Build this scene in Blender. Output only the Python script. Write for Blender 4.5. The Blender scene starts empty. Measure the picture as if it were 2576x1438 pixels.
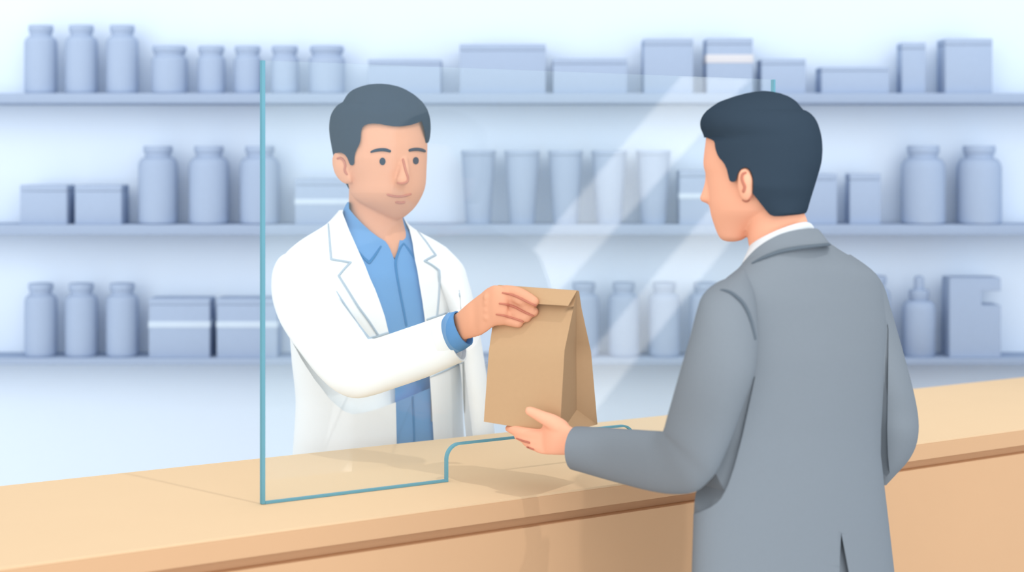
import bpy, bmesh, math, random
from mathutils import Vector, Matrix
from mathutils.bvhtree import BVHTree
from mathutils.geometry import delaunay_2d_cdt

random.seed(7)
S = bpy.context.scene
COL = S.collection
# ------------------------------------------------------------------ camera
F, CX, HY, EYE = 4000.0, 1288.0, 412.0, 1.6      # focal length in pixels, principal column, horizon row, eye height
cam = bpy.data.cameras.new('camera'); camo = bpy.data.objects.new('camera', cam); COL.objects.link(camo)
camo.location = (0, 0, EYE); camo.rotation_euler = (math.pi/2, 0, 0)
cam.sensor_width = 36; cam.lens = F/2576*36; cam.shift_y = -(719-HY)/2576
cam.clip_start = .05
cam.dof.use_dof = True; cam.dof.focus_distance = 2.86; cam.dof.aperture_fstop = (F/2576*36/1000)/.020
S.camera = camo
S.view_settings.view_transform = 'Standard'; S.view_settings.look = 'None'
S.view_settings.gamma = 1; S.view_settings.use_curve_mapping = False
S.view_settings.exposure = 0.04
S.cycles.max_bounces = 8; S.cycles.diffuse_bounces = 5; S.cycles.transparent_max_bounces = 16
# ------------------------------------------------------------------ daylight, the ceiling lamp and an added front fill
w = bpy.data.worlds.new('daylight'); S.world = w; w.use_nodes = True
bg = w.node_tree.nodes['Background']; bg.inputs[0].default_value = (.965, .985, 1.0, 1); bg.inputs[1].default_value = 1.05
SUNDIR = Vector((-.235, .404, -.884)).normalized()
sl = bpy.data.lights.new('ceiling_spotlight', 'SPOT'); slo = bpy.data.objects.new('ceiling_spotlight', sl); COL.objects.link(slo)
slo.location = Vector((.25, 2.75, 1.05)) - SUNDIR*4.0
slo.rotation_euler = SUNDIR.to_track_quat('-Z', 'Y').to_euler()
sl.energy = 130; sl.color = (1, .985, .96); sl.spot_size = math.radians(50); sl.spot_blend = .5; sl.shadow_soft_size = .035

sf = bpy.data.lights.new('added_front_fill', 'SUN'); sfo = bpy.data.objects.new('added_front_fill', sf); COL.objects.link(sfo)  # soft fill added behind the camera to even out wall and figures
sfo.rotation_euler = Vector((0, 1, -.12)).to_track_quat('-Z', 'Y').to_euler(); sf.energy = 1.7; sf.angle = math.radians(75); sf.color = (.97, .985, 1.0)

# ------------------------------------------------------------------ materials
def lin(c):
    c /= 255.0
    return c/12.92 if c <= .04045 else ((c+.055)/1.055)**2.4
def mat(name, rgb, k=1.0, grain=.02, scale=60, rough=1.0, spec=0.0):
    m = bpy.data.materials.new(name); m.use_nodes = True
    nt = m.node_tree; nt.nodes.clear()
    out = nt.nodes.new('ShaderNodeOutputMaterial'); b = nt.nodes.new('ShaderNodeBsdfPrincipled')
    b.inputs['Roughness'].default_value = rough; b.inputs['Specular IOR Level'].default_value = spec
    tc = nt.nodes.new('ShaderNodeTexCoord'); nz = nt.nodes.new('ShaderNodeTexNoise'); nz.inputs['Scale'].default_value = scale
    nz.inputs['Detail'].default_value = 3
    cr_ = nt.nodes.new('ShaderNodeMix'); cr_.data_type = 'RGBA'
    c = [min(.97, lin(v)*k) for v in rgb]
    cr_.inputs[6].default_value = (*[v*(1-grain) for v in c], 1); cr_.inputs[7].default_value = (*[min(.98, v*(1+grain)) for v in c], 1)
    nt.links.new(tc.outputs['Object'], nz.inputs['Vector']); nt.links.new(nz.outputs['Fac'], cr_.inputs[0])
    nt.links.new(cr_.outputs[2], b.inputs['Base Color']); nt.links.new(b.outputs[0], out.inputs[0])
    return m
M = {
 'wall': mat('pale_blue_wall_paint', (226,240,255), .93, .006, 3),
 'floor': mat('light_floor', (240,240,238), .95),
 'shelf': mat('grey_blue_shelf_laminate', (178,196,223), .78),
 'stock': mat('grey_blue_packaging', (177,195,222), .85),
 'stock_band': mat('pale_blue_label_paper', (214,230,247), .86),
 'stock_cream': mat('cream_label_paper', (226,226,232), .86),
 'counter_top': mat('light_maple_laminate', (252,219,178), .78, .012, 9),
 'counter_front': mat('shaded_tan_maple', (224,181,141), .85, .012, 9),  # darker than the top: shade of the upright faces put into the colour
 'coat': mat('white_cotton', (250,253,255), .90, .006),
 'coat_seam': mat('pale_grey_blue_thread', (196,214,231), .72),
 'shirt': mat('blue_shirt_cotton', (112,168,226), .78),
 'shirt_seam': mat('deep_blue_thread', (64,138,200), .75),
 'hair_a': mat('charcoal_hair', (44,68,98), .5),
 'hair_b': mat('dark_charcoal_hair', (62,77,92), .72),
 'skin_a': mat('peach_skin', (250,184,150), .75, .01),
 'skin_b': mat('warm_peach_skin', (255,187,155), .88, .01),
 'skin_line': mat('terracotta_skin_line', (213,138,116), .75),
 'suit': mat('grey_wool', (147,156,165), .72, .02, 200),
 'suit_seam': mat('dark_grey_thread', (114,126,137), .72),
 'collar': mat('white_shirt_collar', (244,250,254), .8),
 'paper': mat('brown_kraft_paper', (211,174,135), .79, .02, 120),
 'trousers': mat('navy_trousers', (62,72,92), .8),
 'shoe': mat('black_leather', (36,36,40), 1.0, .02, 60, .5, .3),
 'teal': mat('teal_polished_acrylic_edge', (122,182,201), .75),
 'panelframe': mat('white_panel_frame', (230,232,235), 1.0),
}
def glass_mat():
    m = bpy.data.materials.new('clear_cyan_tinted_acrylic'); m.use_nodes = True; nt = m.node_tree; nt.nodes.clear()
    out = nt.nodes.new('ShaderNodeOutputMaterial')
    tr = nt.nodes.new('ShaderNodeBsdfTransparent'); tr.inputs[0].default_value = (.992,1,.997,1)
    df = nt.nodes.new('ShaderNodeBsdfDiffuse'); df.inputs[0].default_value = (.78,.97,.99,1)
    gl = nt.nodes.new('ShaderNodeBsdfGlossy'); gl.inputs['Roughness'].default_value = 0.0; gl.inputs[0].default_value = (1,1,1,1)
    nz = nt.nodes.new('ShaderNodeTexNoise'); nz.inputs['Scale'].default_value = 5
    mp = nt.nodes.new('ShaderNodeMapRange'); mp.inputs[3].default_value = .036; mp.inputs[4].default_value = .039
    nt.links.new(nz.outputs['Fac'], mp.inputs[0])
    m1 = nt.nodes.new('ShaderNodeMixShader'); nt.links.new(mp.outputs[0], m1.inputs[0])
    nt.links.new(tr.outputs[0], m1.inputs[1]); nt.links.new(df.outputs[0], m1.inputs[2])
    m2 = nt.nodes.new('ShaderNodeMixShader'); m2.inputs[0].default_value = .02
    nt.links.new(m1.outputs[0], m2.inputs[1]); nt.links.new(gl.outputs[0], m2.inputs[2]); nt.links.new(m2.outputs[0], out.inputs[0])
    return m
M['glass'] = glass_mat()
def glow_mat(strength):
    m = bpy.data.materials.new('added_panel_glow'); m.use_nodes = True; nt = m.node_tree; nt.nodes.clear()
    out = nt.nodes.new('ShaderNodeOutputMaterial'); e = nt.nodes.new('ShaderNodeEmission'); e.inputs[0].default_value = (1,.99,.97,1)
    e.inputs[1].default_value = strength; nt.links.new(e.outputs[0], out.inputs[0]); return m

# ------------------------------------------------------------------ tracing and mesh helpers
CAMP = Vector((0, 0, EYE))
def W(px, py, d): return Vector(((px-CX)/F*d, d, EYE-(py-HY)/F*d))
def cr(P, n=4, closed=False):
    P = [tuple(map(float, p)) for p in P]; N = len(P); out = []
    for i in range(N if closed else N-1):
        g = (lambda k: P[k % N]) if closed else (lambda k: P[max(0, min(N-1, k))])
        p0, p1, p2, p3 = g(i-1), g(i), g(i+1), g(i+2)
        for j in range(n):
            t = j/n
            out.append(tuple(.5*((2*b)+(-a+c)*t+(2*a-5*b+4*c-d)*t*t+(-a+3*b-3*c+d)*t**3) for a, b, c, d in zip(p0, p1, p2, p3)))
    if not closed: out.append(P[-1])
    return out
def lerpt(tab, y):
    if y <= tab[0][0]: return tab[0][1]
    for (a, b), (c, d) in zip(tab, tab[1:]):
        if y <= c: return b+(d-b)*(y-a)/(c-a) if c > a else d
    return tab[-1][1]
def mk(name, V, Fc, m=None, parent=None, ang=40, keep=True):
    me = bpy.data.meshes.new(name); me.from_pydata([tuple(v) for v in V], [], Fc); me.update()
    bm = bmesh.new(); bm.from_mesh(me); bmesh.ops.remove_doubles(bm, verts=bm.verts, dist=1e-6)
    bmesh.ops.recalc_face_normals(bm, faces=bm.faces); bm.to_mesh(me); bm.free()
    return fin(name, me, m, parent, ang)
def fin(name, me, m, parent, ang=40):
    o = bpy.data.objects.new(name, me); COL.objects.link(o)
    me.materials.clear()
    if m: me.materials.append(M[m] if isinstance(m, str) else m)
    me.shade_smooth(); me.set_sharp_from_angle(angle=math.radians(ang))
    if parent:
        o.parent = parent; o.matrix_parent_inverse = Matrix.Translation(-parent.location)
    return o
def bake(o, name, m, parent, ang=40):
    bpy.context.view_layer.update()
    dg = bpy.context.evaluated_depsgraph_get(); ev = o.evaluated_get(dg)
    me = bpy.data.meshes.new_from_object(ev, depsgraph=dg)
    kill(o); me.name = name
    return fin(name, me, m, parent, ang)
def kill(o):
    me = o.data; bpy.data.objects.remove(o); bpy.data.meshes.remove(me)
def cut(o, cutters, op='DIFFERENCE', ang=40):
    name, m, par = o.name, (o.data.materials[0] if o.data.materials else None), o.parent
    for c in cutters:
        md = o.modifiers.new('b', 'BOOLEAN'); md.operation = op; md.object = c; md.solver = 'EXACT'
    r = bake(o, name, m, par, ang); r.name = name
    for c in cutters: kill(c)
    return r
def loft_mesh(pairs, sub=4, n=44, pw=2.0, hollow=0, back=.03):
    """rings spanned between two silhouette points and a depth radius: a rounded solid"""
    full = [tuple(p)+(0,)*(9-len(p)) for p in pairs]
    full = cr(full, sub) if sub > 1 else full
    rings = []
    for ax, ay, da, bx, by, db, b, vx, vz in full:
        A, B = W(ax, ay, da), W(bx, by, db); C = (A+B)/2; u = (B-A)/2
        v = (C-CAMP).normalized()*max(b, .001)+Vector((vx, 0, vz))
        rings.append((C, u, v))
    if hollow:
        C, u, v = rings[-1]; C2, u2, v2 = rings[-1]
        C0 = rings[-3][0]; ax_ = (C0-C).normalized()
        rings.append((C, u*(1-hollow), v*(1-hollow)))
        rings.append((C+ax_*back, u*(1-hollow), v*(1-hollow)))
    V, Fc = [], []
    for C, u, v in rings:
        for k in range(n):
            t = 2*math.pi*k/n; c, s = math.cos(t), math.sin(t)
            c = math.copysign(abs(c)**(2/pw), c); s = math.copysign(abs(s)**(2/pw), s)
            V.append(C+u*c+v*s)
    for i in range(len(rings)-1):
        for k in range(n):
            a, b_ = i*n+k, i*n+(k+1) % n
            Fc.append((a, b_, b_+n, a+n))
    for base, C in ((0, rings[0][0]), ((len(rings)-1)*n, rings[-1][0])):
        V.append(C); ci = len(V)-1
        for k in range(n): Fc.append((base+k, base+(k+1) % n, ci))
    return V, Fc
def rows(L, R, ys, dfun, bfun):
    """rows from a left and a right outline, each given as (y, x)"""
    out = []
    for y in ys:
        xl, xr = lerpt(L, y), lerpt(R, y)
        if xr-xl < 1: xr = xl+1
        out.append((xl, y, dfun(xl), xr, y, dfun(xr), bfun(y, xl, xr)))
    return out
def yspan(a, b, n, ease=True):
    r = []
    for i in range(n+1):
        t = i/n
        if ease: t = .5-.5*math.cos(math.pi*t)
        r.append(a+(b-a)*t)
    return r
def tube_mesh(P, R, n=12, sub=3):
    Q = cr([(*p, r) for p, r in zip(P, R)], sub) if len(P) > 2 else [(*p, r) for p, r in zip(P, R)]
    pts = [Vector(q[:3]) for q in Q]; rr = [max(q[3], 1e-4) for q in Q]
    T = [(pts[min(i+1, len(pts)-1)]-pts[max(i-1, 0)]).normalized() for i in range(len(pts))]
    rings = []
    for a in (80, 55, 28): rings.append((pts[0]-T[0]*rr[0]*math.sin(math.radians(a)), T[0], rr[0]*math.cos(math.radians(a))))
    for p, t, r in zip(pts, T, rr): rings.append((p, t, r))
    for a in (28, 55, 80): rings.append((pts[-1]+T[-1]*rr[-1]*math.sin(math.radians(a)), T[-1], rr[-1]*math.cos(math.radians(a))))
    nrm = T[0].orthogonal().normalized(); V, Fc = [], []
    for C, t, r in rings:
        nrm = (nrm-t*nrm.dot(t)).normalized(); bi = t.cross(nrm)
        for k in range(n):
            a = 2*math.pi*k/n; V.append(C+(nrm*math.cos(a)+bi*math.sin(a))*r)
    m_ = len(rings)
    for i in range(m_-1):
        for k in range(n):
            a, b = i*n+k, i*n+(k+1) % n; Fc.append((a, b, b+n, a+n))
    Fc.append(tuple(range(n))[::-1]); Fc.append(tuple(range((m_-1)*n, m_*n)))
    return V, Fc
def join(parts):
    V, Fc = [], []
    for v, f in parts:
        o = len(V); V += list(v); Fc += [tuple(i+o for i in q) for q in f]
    return V, Fc
def fuse(name, parts, voxel, m, parent, smooth=3):
    V, Fc = join(parts); o = mk('tmp', V, Fc)
    r = o.modifiers.new('r', 'REMESH'); r.mode = 'VOXEL'; r.voxel_size = voxel
    s = o.modifiers.new('s', 'SMOOTH'); s.iterations = smooth; s.factor = .5
    return bake(o, name, m, parent, 60)
def px_r(r, d): return r*d/F
def bvh(objs):
    V, P = [], []
    for o in objs:
        b = len(V); V += [o.matrix_world @ v.co if False else v.co.copy() for v in o.data.vertices]
        P += [tuple(i+b for i in p.vertices) for p in o.data.polygons]
    return BVHTree.FromPolygons(V, P)
def hit(tree, px, py, default=None):
    d = W(px, py, 1)-CAMP
    loc, nrm, i, dist = tree.ray_cast(CAMP, d.normalized())
    return loc.y if loc is not None else default
def stroke_mesh(pts, tree, dflt, lift=.25, sub=5):
    """raised seam following a surface: points (px, py, radius in px)"""
    q = cr(pts, sub) if len(pts) > 2 else [tuple(a+(b-a)*i/8 for a, b in zip(pts[0], pts[1])) for i in range(9)]
    P, R = [], []; last = dflt
    for x, y, r in q:
        d = hit(tree, x, y, last); last = d; rm = px_r(r, d)
        P.append(W(x, y, d-rm*lift)); R.append(rm)
    return tube_mesh(P, R, 10, 1)
def stroke(name, pts, tree, m, parent, dflt, lift=.25, sub=5):
    v, f = stroke_mesh(pts, tree, dflt, lift, sub); return mk(name, v, f, m, parent, 60)
def strokes(name, lists, tree, m, parent, dflt, lift=.25, sub=5):
    if name not in ('lapel_edge', 'sleeve_seam'): return [stroke(name, p, tree, m, parent, dflt, lift, sub) for p in lists]
    v, f = join([stroke_mesh(p, tree, dflt, lift, sub) for p in lists]); return mk(name, v, f, m, parent, 60)
def prism(poly, d0, d1, dd=None):
    """cutter through an outline, from depth d0 to depth d1 (or per-corner list)"""
    n = len(poly); d1s = d1 if isinstance(d1, (list, tuple)) else [d1]*n
    V = [W(x, y, d0) for x, y in poly]+[W(x, y, d) for (x, y), d in zip(poly, d1s)]
    res = delaunay_2d_cdt([Vector((x, -y)) for x, y in poly], [], [list(range(n))], 1, 1e-5)
    tris = [tuple(res[3][i][0] for i in f) for f in res[2]] if len(res[0]) == n else None
    Fc = [(i, (i+1) % n, n+(i+1) % n, n+i) for i in range(n)]
    if tris: Fc += [t[::-1] for t in tris]+[tuple(n+i for i in t) for t in tris]
    else: Fc += [tuple(range(n))[::-1], tuple(range(n, 2*n))]
    return mk('cutter', V, Fc)
def carve(o, poly, depth, tree, dflt, d0):
    dp = depth if callable(depth) else (lambda y: depth)
    c = prism(poly, d0, [hit(tree, x, y, dflt)+dp(y) for x, y in poly]); return cut(o, [c])
def patch(name, poly, tree, dflt, tf, tb, m, parent, step=7):
    """cloth piece lying on a surface, with an outline and a real thickness"""
    n = len(poly); vs = [Vector(p) for p in poly]
    x0, x1 = min(p[0] for p in poly), max(p[0] for p in poly); y0, y1 = min(p[1] for p in poly), max(p[1] for p in poly)
    y = y0+step/2
    while y < y1:
        x = x0+step/2
        while x < x1: vs.append(Vector((x, y))); x += step
        y += step
    co, ed, fa, ov, oe, of = delaunay_2d_cdt(vs, [], [list(range(n))], 1, 1e-4)
    used = sorted({i for f in fa for i in f}); ix = {u: k for k, u in enumerate(used)}
    D = [hit(tree, co[u].x, co[u].y, None) for u in used]
    good = [d for d in D if d is not None]; base = dflt if not good else sum(good)/len(good)
    D = [d if d is not None else base for d in D]
    m_ = len(used); V = [W(co[u].x, co[u].y, d-tf) for u, d in zip(used, D)]+[W(co[u].x, co[u].y, d+tb) for u, d in zip(used, D)]
    Fc = []; cnt = {}
    for f in fa:
        g = [ix[i] for i in f]; Fc.append(tuple(g)); Fc.append(tuple(i+m_ for i in g[::-1]))
        for a, b in zip(g, g[1:]+g[:1]): cnt[(a, b)] = 1
    for a, b in list(cnt):
        if (b, a) not in cnt: Fc.append((b, a, a+m_, b+m_))
    return mk(name, V, Fc, m, parent, 35)
def box_mesh(x0, x1, y0, y1, z0, z1, bev=0):
    bm = bmesh.new(); bmesh.ops.create_cube(bm, size=1)
    for v in bm.verts: v.co = Vector(((x0+x1)/2+v.co.x*(x1-x0), (y0+y1)/2+v.co.y*(y1-y0), (z0+z1)/2+v.co.z*(z1-z0)))
    if bev: bmesh.ops.bevel(bm, geom=list(bm.edges), offset=bev, segments=2, affect='EDGES', profile=.5)
    bm.verts.index_update(); r = ([v.co.copy() for v in bm.verts], [tuple(v.index for v in f.verts) for f in bm.faces]); bm.free(); return r
def lathe_mesh(prof, cx, cy, n=36):
    V, Fc = [], []
    for r, z in prof:
        for k in range(n): a = 2*math.pi*k/n; V.append(Vector((cx+r*math.cos(a), cy+r*math.sin(a), z)))
    for i in range(len(prof)-1):
        for k in range(n): a, b = i*n+k, i*n+(k+1) % n; Fc.append((a, b, b+n, a+n))
    Fc.append(tuple(range(n))[::-1]); Fc.append(tuple(range((len(prof)-1)*n, len(prof)*n)))
    return V, Fc
def poly_prism(xy, z0, z1):
    n = len(xy); V = [Vector((x, y, z0)) for x, y in xy]+[Vector((x, y, z1)) for x, y in xy]
    return V, [tuple(range(n))[::-1], tuple(range(n, 2*n))]+[(i, (i+1) % n, n+(i+1) % n, n+i) for i in range(n)]
def thing(name, label, cat, loc, group=None):
    o = bpy.data.objects.new(name, None); COL.objects.link(o); o.location = loc; o.empty_display_size = .1
    o['label'] = label; o['category'] = cat
    if group: o['group'] = group
    return o
def tag(o, label, cat, group=None):
    o['label'] = label; o['category'] = cat
    if group: o['group'] = group
    return o

# ------------------------------------------------------------------ the room
def struct(name, mesh, m):
    o = mk(name, *mesh, m); o['kind'] = 'structure'; return o
WALLY = 5.19
struct('floor', box_mesh(-4.2, 4.4, -2.4, WALLY+.1, -.1, 0), 'floor')
struct('wall_back', box_mesh(-4.2, 4.4, WALLY, WALLY+.1, 0, 3.2), 'wall')
struct('wall_right', box_mesh(4.2, 4.3, -2.4, WALLY, 0, 3.2), 'wall')

# ------------------------------------------------------------------ shelves
SY0, SY1, OC = 5.02, 5.19, 5.09
def shelf(ytop, ybot, label):
    above = ytop < HY
    zt = EYE-(ytop-HY)/F*(SY0 if above else SY1-.01)
    zb = EYE-(ybot-HY)/F*(SY1-.01 if above else SY0)
    t = thing('wall_shelf', label, 'shelf', (0, SY1, zb), 'wall shelves behind the counter')
    mk('board', *box_mesh(-2.6, 2.6, SY0, SY1-.002, zb, zt, .002), 'shelf', t)
    return zt
Z1 = shelf(234, 264, 'top grey-blue wall shelf, holding jars and cartons above head height')
Z2 = shelf(560, 590.5, 'middle grey-blue wall shelf at the height of the heads, holding tapered tubs')
Z3 = shelf(886, 917, 'lowest grey-blue wall shelf, with the dropper bottle near its right end')
def zpx(py, d): return EYE-(py-HY)/F*d
def xpx(px, d): return (px-CX)/F*d
def bottle(z0, x0, x1, c0, c1, ytop, label, group=None, kind='bottle'):
    cx = xpx((x0+x1)/2, OC); r = (x1-x0)/2/F*OC; rc = (c1-c0)/2/F*OC; zt = zpx(ytop, OC); tall = zt-z0
    capb = zt-(.028 if tall > .25 else .024 if kind != 'jar' else .023); hc = zt-capb
    nz = capb-.010; rn = rc*.88; sh = r-rn
    t = thing(kind, label, kind, (cx, OC, z0), group)
    body = [(r*.9, z0), (r*.98, z0+.004), (r, z0+.012)]
    zs = nz-max(.016, sh*1.5)
    for k in range(7):
        a = math.pi/2*k/6; body.append((rn+sh*math.cos(a)*1.0, zs+(nz-.002-zs)*math.sin(a)))
    body += [(rn, nz+.002), (rn, capb+.002)]
    mk('body', *lathe_mesh(body, cx, OC), 'stock', t)
    cap = [(rc*.88, capb-.001), (rc*.9, capb), (rc*.98, capb+hc*.2), (rc, capb+hc*.4), (rc, zt-.004), (rc*.96, zt)]
    mk('cap', *lathe_mesh(cap, cx, OC), 'stock', t)
    return t
def carton(z0, x0, x1, ytop, label, group=None, band=None, bm_='stock_band', depth=.1):
    y0, y1 = OC-depth/2, OC+depth/2
    X0, X1 = xpx(x0, y0), xpx(x1, y0); zt = zpx(ytop, y0 if ytop < HY else y1)
    t = thing('carton', label, 'box', ((X0+X1)/2, OC, z0), group)
    hl = min(.02, (zt-z0)*.16)
    mk('body', *box_mesh(X0+.0005, X1-.0005, y0+.0005, y1-.0005, z0, zt-hl-.0006, .0015), 'stock', t)
    mk('lid', *box_mesh(X0, X1, y0, y1, zt-hl, zt, .0018), 'stock', t)
    if band:
        zb0, zb1 = zpx(band[1], y0), zpx(band[0], y0)
        mk('label_band', *box_mesh(X0-.0012, X1+.0012, y0-.0012, y1+.0012, zb0, zb1, .0004), bm_, t)
    return t
tops = ['leftmost tall capped bottle on the top shelf', 'middle one of the three tall capped bottles on the top shelf', 'tall capped bottle on the top shelf, next to the squat wide jar']
for (x0, c0), lb in zip(((63,72),(165,175),(268,277)), tops): bottle(Z1, x0, x0+79.5, c0, c0+61, 64, lb, 'tall bottles on the top shelf')
bottle(Z1, 382, 471, 384, 468, 116, 'squat wide jar between the tall bottles and the small jars, top shelf', 'jars on the top shelf', 'jar')
bottle(Z1, 497, 566, 498, 563, 116, 'first small jar right of the squat wide jar on the top shelf', 'jars on the top shelf', 'jar')
bottle(Z1, 589, 657, 591, 655, 116, 'small jar just outside the left edge of the clear screen, top shelf', 'jars on the top shelf', 'jar')
bottle(Z1, 682, 751, 683, 748, 116, 'small jar seen through the top left corner of the clear screen', 'jars on the top shelf', 'jar')
bottle(Z1, 777, 868, 779, 864, 116, 'wide jar seen above the dark-haired pharmacist, top shelf', 'jars on the top shelf', 'jar')
G = 'cartons on the top shelf'
carton(Z1, 926, 1109, 149, 'low wide carton directly above the pharmacist on the top shelf', G)
carton(Z1, 1156, 1373, 111, 'largest carton on the top shelf, tall and broad', G)
carton(Z1, 1391, 1578, 147, 'low wide carton right of the largest carton, top shelf', G)
carton(Z1, 1620, 1744, 97, 'tall plain carton left of the carton with a cream band', G)
carton(Z1, 1778, 1894, 96, 'tall carton with a cream band around its middle, top shelf', G, (137, 158), 'stock_cream')
carton(Z1, 1916, 2027, 148, 'short carton above the customer, right of the cream-banded carton', G)
carton(Z1, 2067, 2237, 168, 'lowest and flattest carton at the right of the top shelf', G)
carton(Z1, 2269, 2329, 107, 'narrow upright carton near the right end of the top shelf', G, depth=.07)
carton(Z1, 2378, 2497, 97, 'tall carton at the right end of the top shelf', G)
G = 'cartons on the middle shelf'
carton(Z2, 50, 168, 464, 'leftmost square carton on the middle shelf', G)
carton(Z2, 188, 305, 464, 'square carton beside the big bottles on the middle shelf', G)
G2 = 'big bottles at the left of the middle shelf'
bottle(Z2, 349, 446, 361, 433, 367, 'big capped bottle next to the square carton, middle shelf', G2)
bottle(Z2, 476, 575, 488, 561, 367, 'middle one of the three big capped bottles on the middle shelf', G2)
bottle(Z2, 604, 703, 616, 689, 367, 'big capped bottle crossed by the left edge of the clear screen', G2)
carton(Z2, 742, 925, 449, 'pale-banded carton half hidden behind the pharmacist, middle shelf', G, (500, 514))
def tub(x0, x1, b0, b1, ytop, label):
    cx = xpx((x0+x1)/2, OC); rt = (x1-x0)/2/F*OC; rb = (b1-b0)/2/F*OC; zt = zpx(ytop, OC)
    t = thing('tub', label, 'tub', (cx, OC, Z2), 'tapered tubs on the middle shelf')
    mk('body', *lathe_mesh([(rb*.96, Z2), (rb, Z2+.003), (rt-.002, zt-.016)], cx, OC), 'stock', t)
    mk('lid', *lathe_mesh([(rt-.003, zt-.0155), (rt, zt-.014), (rt, zt-.003), (rt-.002, zt)], cx, OC), 'stock', t)
for (a, b, c, d), lb in zip(((1160,1247,1172,1235),(1269,1358,1282,1346),(1379,1466,1391,1455),(1488,1577,1501,1565),(1600,1687,1612,1676)),
    ('tapered tub nearest the pharmacist on the middle shelf', 'second tapered tub from the pharmacist, middle shelf', 'middle one of the five tapered tubs', 'fourth tapered tub, second from the banded carton by the customer', 'tapered tub nearest the customer, beside the banded carton')):
    tub(a, b, c, d, 378, lb)
carton(Z2, 1710, 1850, 428, "pale-banded carton right in front of the customer's face, middle shelf", G, (486, 500))
carton(Z2, 2010, 2106, 436, 'carton partly hidden behind the back of the customer, middle shelf', G, depth=.08)
carton(Z2, 2138, 2216, 436, 'narrow carton between the customer and the big jars, middle shelf', G, depth=.07)
bottle(Z2, 2268, 2377, 2282, 2362, 366, 'big jar left of its twin at the right end of the middle shelf', 'big jars at the right of the middle shelf', 'bottle')
bottle(Z2, 2408, 2518, 2423, 2503, 366, 'rightmost big jar on the middle shelf', 'big jars at the right of the middle shelf', 'bottle')
for (x0, c0), lb in zip(((63,72),(165,175),(268,277)), ('leftmost capped bottle on the lowest shelf', 'middle one of the three capped bottles at the left of the lowest shelf', 'capped bottle beside the banded cartons on the lowest shelf')):
    bottle(Z3, x0, x0+79.5, c0, c0+61, 712, lb, 'bottles at the left of the lowest shelf')
carton(Z3, 374, 527, 744, 'pale-banded carton wholly left of the clear screen, lowest shelf', 'banded cartons on the lowest shelf', (808, 824))
carton(Z3, 545, 697, 744, "pale-banded carton crossed by the screen's left edge, lowest shelf", 'banded cartons on the lowest shelf', (808, 824))
G = 'bottles behind the paper bag'
for x0, x1, c0, c1, lb in ((1430,1507,1440,1498,'capped bottle on the lowest shelf, partly hidden by the paper bag'),(1530,1608,1540,1597,'capped bottle on the lowest shelf, second right of the bag'),
    (1632,1710,1641,1700,'capped bottle on the lowest shelf, third right of the bag'),(1735,1813,1744,1803,"capped bottle on the lowest shelf, beside the customer's left shoulder")):
    bottle(Z3, x0, x1, c0, c1, 710, lb, G)
bottle(Z3, 2150, 2239, 2160, 2229, 693, "bottle almost hidden behind the customer's right shoulder", 'bottles at the right of the lowest shelf')
cx = xpx(2312, OC); q = lambda p: p/F*OC
t = thing('dropper_bottle', 'dropper bottle with a rubber bulb on the lowest shelf', 'bottle', (cx, OC, Z3))
zc = zpx(728, OC); zn = zpx(755, OC); z5 = zpx(778, OC)
mk('body', *lathe_mesh([(q(36), Z3), (q(40), Z3+.006), (q(41), z5)]+[(q(25)+q(16)*math.cos(math.pi/12*k), z5+(zn-z5)*math.sin(math.pi/12*k)) for k in range(7)], cx, OC), 'stock', t)
mk('collar', *lathe_mesh([(q(21), zn-.004), (q(21), zn+.003), (q(25), zn+.010), (q(25), zc-.003), (q(23), zc)], cx, OC), 'stock', t)
zb_ = zpx(692, OC)
mk('bulb', *lathe_mesh([(q(12.5), zc-.001), (q(12.5), zb_-.014), (q(12), zb_-.008), (q(9), zb_-.003), (q(3), zb_)], cx, OC), 'stock', t)
# carton with a grip slot
y0, y1 = OC-.045, OC+.045; Xa, Xb, Xn = xpx(2389, y0), xpx(2518, y0), xpx(2470, y0)
t = thing('jug', 'square-shouldered jug with a grip slot on the right, lowest shelf', 'jug', ((Xa+Xb)/2, OC, Z3))
prof = [(Xa, Z3), (Xb, Z3), (Xb, zpx(764, OC)), (Xn, zpx(764, OC)), (Xn, zpx(729, OC)), (Xb, zpx(729, OC)), (Xb, zpx(702, OC)), (Xa, zpx(702, OC))]
n = len(prof)
o = mk('body', [Vector((x, y0, z)) for x, z in prof]+[Vector((x, y1, z)) for x, z in prof], [tuple(range(n)), tuple(range(n, 2*n))[::-1]]+[(i, (i+1) % n, n+(i+1) % n, n+i) for i in range(n)], 'stock', t, 30)
bv = o.modifiers.new('bev', 'BEVEL'); bv.width = .002; bv.segments = 2
mk('cap', *box_mesh(Xa+.0005, Xb-.0005, y0+.0005, y1-.0005, zpx(702, OC)-.001, zpx(693, y1), .0015), 'stock', t)

# ------------------------------------------------------------------ counter
H = 1.05; DZ = EYE-H
def on_counter(px, py): d = F*DZ/(py-HY); return Vector((xpx(px, d), d))
fa, fb = on_counter(0, 1428), on_counter(2576, 1077)
ba, bb = on_counter(0, 1222), on_counter(2576, 948)
ext = lambda a, b, s: a+(b-a)*s
f0, f1 = ext(fa, fb, -.35), ext(fa, fb, 1.3); b0, b1 = ext(ba, bb, -.22), ext(ba, bb, 1.25)
dirc = (fb-fa).normalized(); inw = Vector((-dirc.y, dirc.x))
ctr = thing('service_counter', 'long pharmacy counter with light maple top and front in a shaded tan', 'counter', (f0.x+.3, f0.y+.5, 0))
slab = .0345
mk('countertop', *poly_prism([f0+inw*.0012, f1+inw*.0012, b1, b0], H-.004, H), 'counter_top', ctr)
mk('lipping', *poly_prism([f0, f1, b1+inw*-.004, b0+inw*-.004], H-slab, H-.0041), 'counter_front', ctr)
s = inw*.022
mk('shadow_gap', *poly_prism([f0+s, f1+s, b1-inw*.03, b0-inw*.03], H-slab-.0185, H-slab-.0001), 'counter_front', ctr)
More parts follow.
